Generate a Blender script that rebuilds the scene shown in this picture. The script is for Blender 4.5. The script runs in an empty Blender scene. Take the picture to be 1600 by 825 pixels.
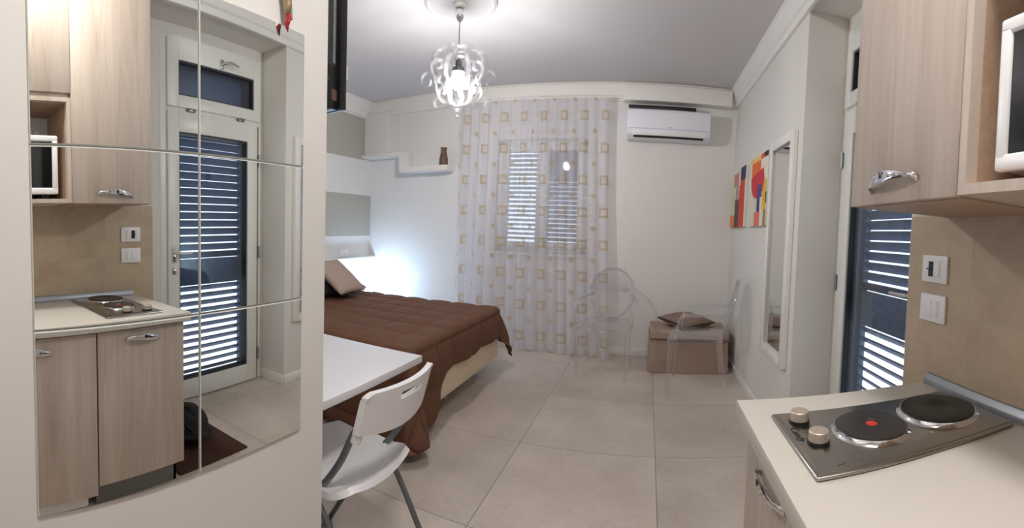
import bpy, bmesh, math, random
from mathutils import Vector, Matrix, noise
from math import sin, cos, pi, tan, hypot
random.seed(7)
SC = bpy.context.scene
COL = SC.collection

# ------------------------------------------------------------------ materials
def s2l(c):
    return tuple(((v/255)/12.92 if v/255 <= .04045 else ((v/255+.055)/1.055)**2.4) for v in c)
class NT:
    def __init__(s, name):
        s.m = bpy.data.materials.new(name); s.m.use_nodes = True
        s.t = s.m.node_tree; s.t.nodes.clear()
        s.out = s.t.nodes.new('ShaderNodeOutputMaterial')
    def n(s, typ, **kw):
        nd = s.t.nodes.new(typ)
        for k, v in kw.items():
            if k.startswith('i_'):
                key = k[2:]
                key = int(key) if key.isdigit() else key.replace('_', ' ')
                nd.inputs[key].default_value = v
            else: setattr(nd, k, v)
        return nd
    def l(s, a, b): s.t.links.new(a, b)
    def math(s, op, a, b=None, c=None):
        nd = s.t.nodes.new('ShaderNodeMath'); nd.operation = op
        for i, v in enumerate((a, b, c)):
            if v is None: continue
            if isinstance(v, (int, float)): nd.inputs[i].default_value = v
            else: s.l(v, nd.inputs[i])
        return nd.outputs[0]
    def mix(s, f, a, b):
        nd = s.t.nodes.new('ShaderNodeMix'); nd.data_type = 'RGBA'
        for i, v in ((0, f), (6, a), (7, b)):
            if isinstance(v, tuple): nd.inputs[i].default_value = (*v[:3], 1)
            elif isinstance(v, (int, float)): nd.inputs[i].default_value = v
            else: s.l(v, nd.inputs[i])
        return nd.outputs[2]

def simple(name, rgb, rough=.5, metal=0, var=.04, scale=6, bump=0, bscale=60, spec=.5, coat=0):
    a = NT(name); p = a.n('ShaderNodeBsdfPrincipled', i_Roughness=rough, i_Metallic=metal)
    p.inputs['Specular IOR Level'].default_value = spec
    p.inputs['Coat Weight'].default_value = coat
    tc = a.n('ShaderNodeTexCoord'); nz = a.n('ShaderNodeTexNoise', i_Scale=scale, i_Detail=3.)
    a.l(tc.outputs['Object'], nz.inputs['Vector'])
    c = s2l(rgb)
    col = a.mix(nz.outputs[0], tuple(v*(1-var) for v in c), tuple(min(1, v*(1+var)) for v in c))
    a.l(col, p.inputs['Base Color'])
    if bump:
        nb = a.n('ShaderNodeTexNoise', i_Scale=bscale, i_Detail=4.); a.l(tc.outputs['Object'], nb.inputs['Vector'])
        b = a.n('ShaderNodeBump', i_Strength=bump, i_Distance=.002); a.l(nb.outputs[0], b.inputs['Height']); a.l(b.outputs[0], p.inputs['Normal'])
    a.l(p.outputs[0], a.out.inputs[0]); return a.m

def wood(name, c1, c2, axis='Z'):
    a = NT(name); p = a.n('ShaderNodeBsdfPrincipled', i_Roughness=.55)
    g = a.n('ShaderNodeNewGeometry')
    mp = a.n('ShaderNodeMapping')
    sc = {'Z': (15, 15, 1.0), 'Y': (15, 1.0, 15)}[axis]; mp.inputs['Scale'].default_value = sc
    a.l(g.outputs['Position'], mp.inputs[0])
    n1 = a.n('ShaderNodeTexNoise', i_Scale=1., i_Detail=6., i_Roughness=.7, i_Distortion=1.4); a.l(mp.outputs[0], n1.inputs['Vector'])
    mp2 = a.n('ShaderNodeMapping'); mp2.inputs['Scale'].default_value = tuple(v*.3 for v in sc); a.l(g.outputs['Position'], mp2.inputs[0])
    n2 = a.n('ShaderNodeTexNoise', i_Scale=1.3, i_Detail=3.); a.l(mp2.outputs[0], n2.inputs['Vector'])
    mp3 = a.n('ShaderNodeMapping'); mp3.inputs['Scale'].default_value = tuple(v*(5 if v > 2 else 2.5) for v in sc); a.l(g.outputs['Position'], mp3.inputs[0])
    n3 = a.n('ShaderNodeTexNoise', i_Scale=1., i_Detail=2.); a.l(mp3.outputs[0], n3.inputs['Vector'])
    r = a.n('ShaderNodeValToRGB'); r.color_ramp.elements[0].position = .33; r.color_ramp.elements[1].position = .68
    f = a.math('ADD', a.math('MULTIPLY', n1.outputs[0], .55), a.math('MULTIPLY', n2.outputs[0], .45))
    a.l(f, r.inputs[0])
    c = a.mix(r.outputs[0], s2l(c1), s2l(c2))
    r3 = a.n('ShaderNodeValToRGB'); r3.color_ramp.elements[0].position = .62; r3.color_ramp.elements[1].position = .75; a.l(n3.outputs[0], r3.inputs[0])
    c = a.mix(a.math('MULTIPLY', r3.outputs[0], .35), c, s2l(tuple(v*.78 for v in c1)))
    a.l(c, p.inputs['Base Color'])
    b = a.n('ShaderNodeBump', i_Strength=.15, i_Distance=.001); a.l(n3.outputs[0], b.inputs['Height']); a.l(b.outputs[0], p.inputs['Normal'])
    a.l(p.outputs[0], a.out.inputs[0]); return a.m

def tiles(name, axes, origin, size, cA, cB, grout, gw, rough, tone=.06, cloud=1.6):
    """axes: two position components used for the grid"""
    a = NT(name); p = a.n('ShaderNodeBsdfPrincipled', i_Roughness=rough)
    g = a.n('ShaderNodeNewGeometry'); s = a.n('ShaderNodeSeparateXYZ'); a.l(g.outputs['Position'], s.inputs[0])
    u = a.math('DIVIDE', a.math('SUBTRACT', s.outputs[axes[0]], origin[0]), size[0])
    v = a.math('DIVIDE', a.math('SUBTRACT', s.outputs[axes[1]], origin[1]), size[1])
    fu = a.math('ABSOLUTE', a.math('SUBTRACT', a.math('FRACT', u), .5)); fv = a.math('ABSOLUTE', a.math('SUBTRACT', a.math('FRACT', v), .5))
    gu = a.math('GREATER_THAN', fu, .5-gw/size[0]/2); gv = a.math('GREATER_THAN', fv, .5-gw/size[1]/2)
    gr = a.math('MAXIMUM', gu, gv)
    cm = a.n('ShaderNodeCombineXYZ'); a.l(a.math('FLOOR', u), cm.inputs[0]); a.l(a.math('FLOOR', v), cm.inputs[1])
    wn = a.n('ShaderNodeTexWhiteNoise'); a.l(cm.outputs[0], wn.inputs['Vector'])
    va = a.n('ShaderNodeVectorMath', operation='SCALE'); va.inputs['Scale'].default_value = 11.; a.l(wn.outputs['Color'], va.inputs[0])
    vb = a.n('ShaderNodeVectorMath', operation='ADD'); a.l(va.outputs[0], vb.inputs[0]); a.l(g.outputs['Position'], vb.inputs[1])
    n1 = a.n('ShaderNodeTexNoise', i_Scale=cloud, i_Detail=6., i_Roughness=.62); a.l(vb.outputs[0], n1.inputs['Vector'])
    n2 = a.n('ShaderNodeTexNoise', i_Scale=38., i_Detail=4.); a.l(vb.outputs[0], n2.inputs['Vector'])
    r = a.n('ShaderNodeValToRGB'); r.color_ramp.elements[0].position = .35; r.color_ramp.elements[1].position = .68; 
    a.l(a.math('ADD', a.math('MULTIPLY', n1.outputs[0], .8), a.math('MULTIPLY', n2.outputs[0], .2)), r.inputs[0])
    c = a.mix(r.outputs[0], s2l(cA), s2l(cB))
    hs = a.n('ShaderNodeHueSaturation'); a.l(c, hs.inputs['Color'])
    a.l(a.math('ADD', a.math('MULTIPLY', wn.outputs['Value'], tone*2), 1-tone), hs.inputs['Value'])
    c = a.mix(gr, hs.outputs[0], s2l(grout))
    a.l(c, p.inputs['Base Color'])
    b = a.n('ShaderNodeBump', i_Strength=.35, i_Distance=.002); a.l(a.math('SUBTRACT', 1., gr), b.inputs['Height']); a.l(b.outputs[0], p.inputs['Normal'])
    a.l(a.math('ADD', a.math('MULTIPLY', n1.outputs[0], .15), rough-.07), p.inputs['Roughness'])
    a.l(p.outputs[0], a.out.inputs[0]); return a.m

def clear(name, tint=(.97, .97, .97), base=.06, edge=.55, haze=.03, rough=.03):
    a = NT(name); t = a.n('ShaderNodeBsdfTransparent'); t.inputs[0].default_value = (*tint, 1)
    g = a.n('ShaderNodeBsdfGlossy'); g.inputs['Roughness'].default_value = rough
    d = a.n('ShaderNodeBsdfDiffuse'); d.inputs[0].default_value = (.85, .85, .85, 1)
    lw = a.n('ShaderNodeLayerWeight', i_Blend=.35)
    f = a.math('ADD', a.math('MULTIPLY', a.math('POWER', lw.outputs['Facing'], 2.5), edge), base)
    m1 = a.n('ShaderNodeMixShader'); a.l(f, m1.inputs[0]); a.l(t.outputs[0], m1.inputs[1]); a.l(g.outputs[0], m1.inputs[2])
    m2 = a.n('ShaderNodeMixShader', i_0=haze); a.l(m1.outputs[0], m2.inputs[1]); a.l(d.outputs[0], m2.inputs[2])
    a.l(m2.outputs[0], a.out.inputs[0]); return a.m

def emis(name, rgb, st):
    a = NT(name); e = a.n('ShaderNodeEmission'); e.inputs[0].default_value = (*s2l(rgb), 1); e.inputs[1].default_value = st
    a.l(e.outputs[0], a.out.inputs[0]); return a.m

M = {}
M['wall'] = simple('wall_paint', (221, 218, 213), .85, var=.015, scale=2, bump=.12, bscale=90)
M['wallw'] = simple('white_wall_paint', (226, 225, 223), .85, var=.012, scale=2, bump=.1, bscale=90)
M['grey'] = simple('grey_wall_paint', (177, 175, 165), .85, var=.015)
M['ceil'] = simple('ceiling_paint', (206, 203, 205), .9, var=.01)
M['trim'] = simple('white_gloss_trim', (232, 230, 226), .45, var=.01)
M['floor'] = tiles('floor_tiles', (0, 1), (.10, .087), (.797, .789), (176, 164, 153), (208, 197, 186), (128, 120, 112), .0045, .36, .05)
M['splash'] = tiles('backsplash_tiles', (1, 2), (.33, .497), (.6, .6), (176, 156, 132), (198, 180, 156), (186, 174, 156), .003, .4, .03, 5)
M['wood'] = wood('pale_oak_laminate', (176, 159, 145), (212, 199, 187))
M['woodin'] = wood('cabinet_interior_laminate', (164, 136, 113), (192, 166, 144), 'Y')
M['top'] = simple('cream_worktop', (214, 208, 199), .35, var=.01)
M['steel'] = simple('brushed_steel', (175, 170, 162), .28, 1, var=.03, scale=20)
M['alu'] = simple('grey_aluminium', (160, 164, 170), .38, .7, var=.02)
M['chrome'] = simple('chrome', (225, 225, 228), .08, 1, var=.01)
M['iron'] = simple('cast_iron_plate', (50, 47, 45), .42, .0, var=.1, scale=30)
M['iron2'] = simple('black_hot_plate', (26, 28, 25), .4, .0, var=.1, scale=30)
M['red'] = simple('red_enamel', (205, 60, 45), .45)
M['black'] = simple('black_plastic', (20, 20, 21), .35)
M['darkgrey'] = simple('dark_grey_plastic', (52, 52, 54), .45)
M['blackglass'] = simple('black_door_glass', (16, 17, 17), .08, coat=.5)
M['pvc'] = simple('white_door_frame', (228, 229, 224), .35, var=.01)
M['plastic'] = simple('white_plastic', (236, 236, 238), .35, var=.01)
M['tablew'] = simple('white_table_laminate', (218, 218, 223), .35, var=.01)
M['acbody'] = simple('air_conditioner_white', (226, 229, 238), .35, var=.01)
M['shutter'] = simple('blue_grey_shutter_paint', (84, 104, 138), .45, var=.05)
M['gasket'] = simple('dark_gasket', (40, 46, 54), .5)
M['brown'] = simple('brown_quilt', (100, 64, 43), .75, var=.05, scale=8, bump=.25, bscale=160)
M['beddark'] = simple('dark_pillow_fabric', (52, 42, 40), .8)
M['pillow'] = simple('taupe_pillow_fabric', (172, 152, 140), .9, var=.05, scale=40, bump=.3, bscale=300)
M['bedbase'] = simple('cream_bed_base', (225, 206, 180), .75, var=.02, bump=.1, bscale=200)
M['taupe'] = simple('taupe_ottoman_fabric', (164, 143, 128), .9, var=.08, scale=9, bump=.3, bscale=200)
M['taupe2'] = simple('grey_brown_cushion_fabric', (132, 112, 100), .9, var=.06, scale=20)
M['tube'] = simple('grey_steel_tube', (120, 124, 128), .35, .6, var=.02)
M['clear'] = clear('clear_polycarbonate', base=.05, edge=.6, haze=.05)
M['clearrim'] = clear('clear_polycarbonate_rim', (.9, .9, .92), base=.12, edge=.6, haze=.12)
M['acryl'] = clear('clear_acrylic', (.96, .96, .97), base=.06, edge=.7, haze=.02)
M['pane'] = clear('window_pane', (.90, .93, .95), base=.05, edge=.6, haze=0., rough=.0)
M['rug'] = simple('dark_brown_mat', (66, 38, 28), .95, var=.15, scale=60, bump=.6, bscale=300)
M['bag'] = simple('black_soft_fabric', (17, 17, 18), .7, var=.1)
M['gold'] = simple('old_gold_metal', (170, 150, 118), .35, .8, var=.25, scale=90)
M['coral'] = simple('red_coral_glaze', (176, 18, 26), .18, coat=.6)
M['vase'] = simple('brown_ceramic', (104, 82, 66), .6, var=.2, scale=25)
M['kick'] = simple('grey_plinth', (120, 120, 116), .4, .3, var=.02)
M['bulb'] = emis('glowing_bulb', (253, 250, 247), 370.)
M['lampshade'] = emis('glowing_cool_shade', (190, 222, 255), 110.)
M['diffuser'] = emis('ceiling_lamp_diffuser', (253, 249, 245), 76.)
a = NT('silver_mirror'); g = a.n('ShaderNodeBsdfGlossy'); g.inputs['Roughness'].default_value = 0.; g.inputs[0].default_value = (.92, .935, .91, 1)
a.l(g.outputs[0], a.out.inputs[0]); M['mirror'] = a.m
M['mirredge'] = simple('mirror_edge', (205, 208, 204), .4)
M['satin'] = simple('satin_knob_metal', (196, 184, 172), .5, .55)

# sheer curtain with gold squares and dots
a = NT('sheer_curtain_fabric'); uv = a.n('ShaderNodeUVMap'); s = a.n('ShaderNodeSeparateXYZ'); a.l(uv.outputs[0], s.inputs[0])
U, V = s.outputs[0], s.outputs[1]
def cell(off_u, off_v, cu, cv):
    du = a.math('MULTIPLY', a.math('SUBTRACT', a.math('FRACT', a.math('DIVIDE', a.math('ADD', U, off_u), cu)), .5), cu)
    dv = a.math('MULTIPLY', a.math('SUBTRACT', a.math('FRACT', a.math('DIVIDE', a.math('ADD', V, off_v), cv)), .5), cv)
    return a.math('ABSOLUTE', du), a.math('ABSOLUTE', dv)
du, dv = cell(0, 0, .30, .33)
mx = a.math('MAXIMUM', du, dv)
sq = a.math('MULTIPLY', a.math('LESS_THAN', mx, .052), a.math('GREATER_THAN', mx, .028))
core = a.math('LESS_THAN', mx, .014)
du2, dv2 = cell(.15, .165, .30, .33)
rad = a.math('SQRT', a.math('ADD', a.math('MULTIPLY', du2, du2), a.math('MULTIPLY', dv2, dv2)))
dot = a.math('LESS_THAN', rad, .026)
pat = a.math('MAXIMUM', a.math('MAXIMUM', sq, a.math('MULTIPLY', core, .4)), dot)
wv = a.n('ShaderNodeTexNoise', i_Scale=60.); a.l(uv.outputs[0], wv.inputs['Vector'])
colr = a.mix(pat, s2l((240, 238, 244)), s2l((214, 196, 168)))
df = a.n('ShaderNodeBsdfDiffuse'); a.l(colr, df.inputs[0]); tl = a.n('ShaderNodeBsdfTranslucent'); a.l(colr, tl.inputs[0])
m1 = a.n('ShaderNodeMixShader', i_0=.40); a.l(df.outputs[0], m1.inputs[1]); a.l(tl.outputs[0], m1.inputs[2])
tr = a.n('ShaderNodeBsdfTransparent'); m2 = a.n('ShaderNodeMixShader')
a.l(a.math('ADD', a.math('ADD', .58, a.math('MULTIPLY', wv.outputs[0], .06)), a.math('MULTIPLY', pat, .18)), m2.inputs[0])
a.l(tr.outputs[0], m2.inputs[1]); a.l(m1.outputs[0], m2.inputs[2]); a.l(m2.outputs[0], a.out.inputs[0]); M['sheer'] = a.m

# ------------------------------------------------------------------ geometry helpers
class MB:
    def __init__(s): s.bm = bmesh.new(); s.mats = []
    def _fin(s, geom_faces, mi):
        for f in geom_faces: f.material_index = mi
    def box(s, x0, x1, y0, y1, z0, z1, bev=0, seg=2, mi=0, mat=None):
        t = bmesh.new(); bmesh.ops.create_cube(t, size=1)
        for v in t.verts:
            v.co = Vector(((x0+x1)/2+v.co.x*(x1-x0), (y0+y1)/2+v.co.y*(y1-y0), (z0+z1)/2+v.co.z*(z1-z0)))
        if bev: bmesh.ops.bevel(t, geom=t.edges[:], offset=bev, segments=seg, profile=.5, affect='EDGES')
        return s.add(t, mi, mat)
    def add(s, t, mi=0, mat=None):
        if mat is not None: bmesh.ops.transform(t, matrix=mat, verts=t.verts)
        for f in t.faces: f.material_index = mi
        me = bpy.data.meshes.new('tmp'); t.to_mesh(me); t.free(); s.bm.from_mesh(me); bpy.data.meshes.remove(me); return s
    def prism(s, poly, axis, a0, a1, bev=0, mi=0, mat=None):
        """poly = list of 2D points in the remaining two axes (order x,y,z)"""
        t = bmesh.new(); fr = []; bk = []
        for (p, q) in poly:
            for lst, d in ((fr, a0), (bk, a1)):
                c = [p, q]; c.insert(axis, d); lst.append(t.verts.new(c))
        t.faces.new(fr); t.faces.new(bk[::-1]); n = len(poly)
        for i in range(n): t.faces.new((fr[i], bk[i], bk[(i+1) % n], fr[(i+1) % n]))
        bmesh.ops.recalc_face_normals(t, faces=t.faces)
        if bev: bmesh.ops.bevel(t, geom=t.edges[:], offset=bev, segments=2, profile=.5, affect='EDGES')
        return s.add(t, mi, mat)
    def tube(s, pts, r, seg=12, mi=0, close=False, flat=None):
        """sweep; r number or list; flat=(w,h) gives a rectangular-ish ellipse section"""
        pts = [Vector(p) for p in pts]; n = len(pts); t = bmesh.new(); rings = []
        up = None
        for i, p in enumerate(pts):
            if close: d = (pts[(i+1) % n]-pts[i-1]).normalized()
            else: d = (pts[min(i+1, n-1)]-pts[max(i-1, 0)]).normalized()
            if up is None:
                up = Vector((0, 0, 1)) if abs(d.z) < .9 else Vector((0, 1, 0))
                if flat and len(flat) > 2: up = Vector(flat[2])
            sd = d.cross(up).normalized(); u2 = sd.cross(d).normalized()
            if not (flat and len(flat) > 2): up = u2
            rr = r[i] if isinstance(r, (list, tuple)) else r
            ring = []
            for k in range(seg):
                an = 2*pi*k/seg; ca, sa = cos(an), sin(an)
                if flat:
                    ca = math.copysign(abs(ca)**.5, ca)*flat[0]; sa = math.copysign(abs(sa)**.5, sa)*flat[1]
                    ring.append(t.verts.new(p+sd*ca+u2*sa))
                else: ring.append(t.verts.new(p+sd*ca*rr+u2*sa*rr))
            rings.append(ring)
        m = n if close else n-1
        for i in range(m):
            A, B = rings[i], rings[(i+1) % n]
            for k in range(seg): t.faces.new((A[k], A[(k+1) % seg], B[(k+1) % seg], B[k]))
        if not close: t.faces.new(rings[0][::-1]); t.faces.new(rings[-1])
        bmesh.ops.recalc_face_normals(t, faces=t.faces)
        return s.add(t, mi)
    def lathe(s, prof, c=(0, 0, 0), seg=40, mi=0, mat=None):
        t = bmesh.new(); rings = []
        for (r, z) in prof:
            if r < 1e-5: rings.append([t.verts.new((c[0], c[1], c[2]+z))])
            else: rings.append([t.verts.new((c[0]+r*cos(2*pi*k/seg), c[1]+r*sin(2*pi*k/seg), c[2]+z)) for k in range(seg)])
        for A, B in zip(rings, rings[1:]):
            for k in range(seg):
                if len(A) == 1 and len(B) == 1: break
                if len(A) == 1: t.faces.new((A[0], B[(k+1) % seg], B[k]))
                elif len(B) == 1: t.faces.new((A[k], A[(k+1) % seg], B[0]))
                else: t.faces.new((A[k], A[(k+1) % seg], B[(k+1) % seg], B[k]))
        bmesh.ops.recalc_face_normals(t, faces=t.faces)
        return s.add(t, mi, mat)
    def grid(s, fn, nu, nv, thick=0, uvf=None, mi=0):
        t = bmesh.new(); uvl = t.loops.layers.uv.new('UVMap') if uvf else None
        V_ = [[t.verts.new(fn(i/nu, j/nv)) for j in range(nv+1)] for i in range(nu+1)]
        for i in range(nu):
            for j in range(nv):
                f = t.faces.new((V_[i][j], V_[i+1][j], V_[i+1][j+1], V_[i][j+1]))
                if uvl:
                    for lp, (a_, b_) in zip(f.loops, ((i, j), (i+1, j), (i+1, j+1), (i, j+1))): lp[uvl].uv = uvf(a_/nu, b_/nv)
        if thick:
            bmesh.ops.recalc_face_normals(t, faces=t.faces)
            bmesh.ops.solidify(t, geom=t.faces[:], thickness=thick)
        return s.add(t, mi)

def wloc(o):
    v = Vector((0, 0, 0))
    while o is not None: v += o.location; o = o.parent
    return v
def obj(name, mb, mats, parent=None, smooth=35, local=False):
    """links mb as ONE mesh object; geometry given in world coordinates unless local"""
    me = bpy.data.meshes.new(name); bm = mb.bm
    if parent is not None:
        off = Vector((0, 0, 0)) if local else wloc(parent)
        loc = Vector((0, 0, 0))
    else:
        xs = [v.co.x for v in bm.verts]; ys = [v.co.y for v in bm.verts]; zs = [v.co.z for v in bm.verts]
        off = Vector(((min(xs)+max(xs))/2, (min(ys)+max(ys))/2, min(zs))); loc = off.copy()
        if local: off = Vector((0, 0, 0)); loc = off.copy()
    for v in bm.verts: v.co -= off
    bm.to_mesh(me); bm.free()
    for m in (mats if isinstance(mats, (list, tuple)) else [mats]): me.materials.append(M[m] if isinstance(m, str) else m)
    if smooth:
        for p in me.polygons: p.use_smooth = True
        me.set_sharp_from_angle(angle=math.radians(smooth))
    o = bpy.data.objects.new(name, me); COL.objects.link(o); o.location = loc
    if parent is not None: o.parent = parent
    return o
def tag(o, label=None, cat=None, group=None, kind=None):
    if label: o['label'] = label
    if cat: o['category'] = cat
    if group: o['group'] = group
    if kind: o['kind'] = kind
    return o
def thing(name, label, cat, loc, rz=0, group=None, kind=None):
    o = bpy.data.objects.new(name, None); COL.objects.link(o); o.location = loc; o.rotation_euler = (0, 0, rz)
    o.empty_display_size = .1
    return tag(o, label, cat, group, kind)
def copy_tree(o, parent=None):
    c = o.copy(); COL.objects.link(c); c.parent = parent
    for ch in list(o.children): copy_tree(ch, c)
    return c
def struct(name, mb, mats, smooth=35): return tag(obj(name, mb, mats, None, smooth), kind='structure')
def bx(*a, **k): return MB().box(*a, **k)
def spline(pts, n=6):
    """Catmull-Rom through points"""
    P = [Vector(p) for p in pts]; out = []
    for i in range(len(P)-1):
        p0 = P[max(i-1, 0)]; p1 = P[i]; p2 = P[i+1]; p3 = P[min(i+2, len(P)-1)]
        for k in range(n):
            t = k/n
            out.append(.5*((2*p1)+(-p0+p2)*t+(2*p0-5*p1+4*p2-p3)*t*t+(-p0+3*p1-3*p2+p3)*t**3))
    out.append(P[-1]); return out

# ------------------------------------------------------------------ dimensions
H = 1.2994; W = .866; REC = 1.118; YK = 1.243; R1 = 2.415; D = 4.50; L = 3.35; ZC = 2.83
mirX = lambda y: -.7533-(y-.6)*tan(.0408)      # face of the mirror panels
wx = lambda y: mirX(y)-.006

# ------------------------------------------------------------------ setting
struct('floor', bx(-3.7, 1.35, -1.5, 4.8, -.1, 0), 'floor')
struct('ceiling', bx(-3.7, 1.35, -1.5, 4.8, ZC, ZC+.1), 'ceil')
m = MB()
m.box(W, 1.22, -1.5, YK, 0, ZC)
m.box(W, 1.22, R1, D+.25, 0, ZC)
m.box(W, 1.22, YK, R1, 2.675, ZC)
m.box(REC, 1.22, YK, 1.45, 0, 2.675)
m.box(REC, 1.22, 1.45, R1, 2.60, 2.675)
struct('wall_right', m, 'wall')
struct('wall_tile_backsplash', bx(W-.008, W, -1.29, YK, 0, 1.405), 'splash')['kind'] = 'structure'
bpy.data.objects['wall_tile_backsplash'].name = 'wall_kitchen_tiles'
# far wall with window opening
WX0, WX1, WZ0, WZ1 = -1.66, -.66, 1.04, 2.27
m = MB()
m.box(-3.7, WX0, D, D+.25, 0, ZC); m.box(WX1, W, D, D+.25, 0, ZC)
m.box(WX0, WX1, D, D+.25, 0, WZ0); m.box(WX0, WX1, D, D+.25, WZ1, ZC)
m.box(-L, -3.03, D-.14, D, 2.165, ZC-.16)          # boxed-in pilaster above the ledge
struct('wall_far', m, 'wallw')
# left wall with two grey painted bands
m = MB().box(-L-.3, -L, .85, D, 0, ZC)
m.box(-L, -L+.0015, .85, 4.36, 2.11, 2.63, mi=1); m.box(-L, -L+.0015, .85, D, 1.15, 1.667, mi=1)
struct('wall_left', m, ['wallw', 'grey'])
# partition block carrying the mirror and the television
m = MB().prism([(wx(-1.45), -1.45), (wx(.838), .838), (-3.7, .838), (-3.7, -1.45)], 2, 0, ZC)
struct('wall_partition', m, 'wallw')
struct('wall_back', bx(-.9, 1.2, -1.5, -1.3, 0, ZC), 'wall')
# cornice
def cornice(pts, prof, name, mat='trim'):
    """pts open polyline on the floor plan, room on the left of travel"""
    t = bmesh.new(); rings = []; n = len(pts)
    for i in range(n):
        p = Vector(pts[i])
        d0 = (p-Vector(pts[i-1])).normalized() if i > 0 else None
        d1 = (Vector(pts[i+1])-p).normalized() if i < n-1 else None
        if d0 is None: d0 = d1
        if d1 is None: d1 = d0
        n0 = Vector((-d0.y, d0.x)); n1 = Vector((-d1.y, d1.x)); b = (n0+n1).normalized(); k = 1/max(.2, b.dot(n0))
        rings.append([t.verts.new((p.x+b.x*k*o, p.y+b.y*k*o, z)) for (o, z) in prof])
    q = len(prof)
    for i in range(n-1):
        for j in range(q): t.faces.new((rings[i][j], rings[i+1][j], rings[i+1][(j+1) % q], rings[i][(j+1) % q]))
    t.faces.new(rings[0]); t.faces.new(rings[-1][::-1])
    bmesh.ops.recalc_face_normals(t, faces=t.faces)
    return struct(name, MB().add(t), mat, 40)
P = [(0, 2.66), (.022, 2.66), (.03, 2.672), (.03, 2.70), (.045, 2.712), (.05, 2.74), (.058, 2.77), (.075, 2.795), (.075, 2.812), (.088, 2.82), (.088, ZC), (0, ZC)]
cornice([(W, -1.3), (W, D), (-L, D), (-L, .838)], P, 'trim_cornice')
# a thicker length of cornice boxing above the air conditioner
m = MB().box(-.30, W-.08, D-.13, D, 2.64, 2.80, .006); struct('trim_cornice_box', m, 'trim')
# baseboards
struct('baseboard_far', bx(-L, W, D-.013, D, 0, .075, bev=.003), 'trim')
m = MB().box(W-.013, W, R1, D-.013, 0, .075, .003).box(W, REC, R1-.013, R1, 0, .075, .003)
struct('baseboard_right', m, 'trim')

# stepped plaster shelf on far wall
m = MB()
poly = [(-L+.002, 2.165), (-2.73, 2.165), (-2.73, 1.985), (-2.17, 1.985), (-2.17, 1.925), (-2.80, 1.925), (-2.80, 2.125), (-L+.002, 2.125)]
m.prism(poly, 1, D-.20, D, .004)
o = obj('stepped_shelf', m, 'trim'); tag(o, 'white stepped plaster shelf on the far wall left of the curtain', 'shelf')
m = MB().box(-L, -L+.10, 2.0, D-.01, .865, .89, .003)
o = obj('headboard_ledge', m, 'trim'); tag(o, 'thin white ledge on the left wall above the pillow', 'ledge')
t_ = thing('wall_socket', 'small white socket on the left wall above the thin ledge', 'socket', (-L+.001, 3.98, .90))
obj('frame', bx(-L+.001, -L+.012, 3.90, 4.06, .90, .99, bev=.003), 'plastic', t_)
obj('insert', bx(-L+.012, -L+.015, 3.93, 4.03, .92, .97, bev=.001), 'trim', t_)

# vase
t = bmesh.new()
prof = [(.048, 0), (.052, .005), (.05, .08), (.036, .14), (.030, .17), (.038, .195), (.038, .205), (.028, .205), (.024, .17), (0, .16)]
m = MB().lathe(prof, (-2.255, 4.39, 1.9855), 8)
m.tube([(-2.255+.034*cos(q), 4.39-.045-.0, 1.9855+.15+.014*sin(q)) for q in []] or [(-2.27, 4.345, 2.10), (-2.24, 4.345, 2.10)], .006)
o = obj('vase', m, 'vase', smooth=25); tag(o, 'small brown ceramic vase standing on the white stepped shelf', 'vase')

# ------------------------------------------------------------------ french door in the right recess
dr = thing('door_1', None, None, (REC, 1.93, 0), kind='structure')
FY0, FY1 = 1.45, R1; dx0 = REC-.002
m = MB()
for (y0, y1, z0, z1) in ((FY0, 1.515, 0, 2.60), (2.365, FY1, 0, 2.60), (1.515, 2.365, 2.565, 2.60), (1.515, 2.365, 2.075, 2.115)):
    m.box(dx0, dx0+.075, y0, y1, z0, z1, .003)
obj('frame', m, 'pvc', dr)
def sash(par, nm, y0, y1, z0, z1, gy0, gy1, gz0, gz1):
    m = MB(); a0 = dx0-.016; a1 = dx0+.05
    m.box(a0, a1, y0, gy0, z0, z1, .004).box(a0, a1, gy1, y1, z0, z1, .004).box(a0, a1, gy0, gy1, z0, gz0, .003).box(a0, a1, gy0, gy1, gz1, z1, .003)
    s_ = obj(nm, m, 'pvc', par)
    m = MB(); w = .012
    m.box(a0+.012, a1, gy0, gy0+w, gz0, gz1).box(a0+.012, a1, gy1-w, gy1, gz0, gz1).box(a0+.012, a1, gy0+w, gy1-w, gz0, gz0+w).box(a0+.012, a1, gy0+w, gy1-w, gz1-w, gz1)
    obj('gasket', m, 'gasket', s_)
    obj('pane', bx(a0+.03, a0+.036, gy0+w, gy1-w, gz0+w, gz1-w), 'pane', s_)
    return s_
leaf = sash(dr, 'leaf', 1.505, 2.335, .012, 2.085, 1.598, 2.235, .15, 1.94)
trs = sash(dr, 'transom', 1.505, 2.37, 2.11, 2.575, 1.597, 2.30, 2.195, 2.435)
# handle and lock
m = MB().box(dx0-.026, dx0-.016, 1.535, 1.565, 1.02, 1.12, .004)
m.tube([(dx0-.02, 1.55, 1.085), (dx0-.055, 1.55, 1.085), (dx0-.062, 1.56, 1.085), (dx0-.062, 1.67, 1.083)], .009)
obj('door_handle', m, 'chrome', leaf)
m = MB().box(dx0-.024, dx0-.016, 1.535, 1.565, .93, .99, .004).tube([(dx0-.03, 1.55, .965), (dx0-.016, 1.55, .965)], .009)
obj('lock_plate', m, 'chrome', leaf)
m = MB().box(dx0-.024, dx0-.016, 1.96, 1.99, 2.44, 2.51, .003)
m.tube(spline([(dx0-.02, 1.975, 2.475), (dx0-.06, 1.98, 2.475), (dx0-.065, 2.03, 2.487), (dx0-.06, 2.10, 2.475)]), .009)
obj('transom_handle', m, 'chrome', trs)
for y in (1.70, 2.16): obj('transom_hinge', bx(dx0-.03, dx0-.012, y-.03, y+.03, 2.085, 2.108, bev=.003), 'tube', dr)
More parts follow.
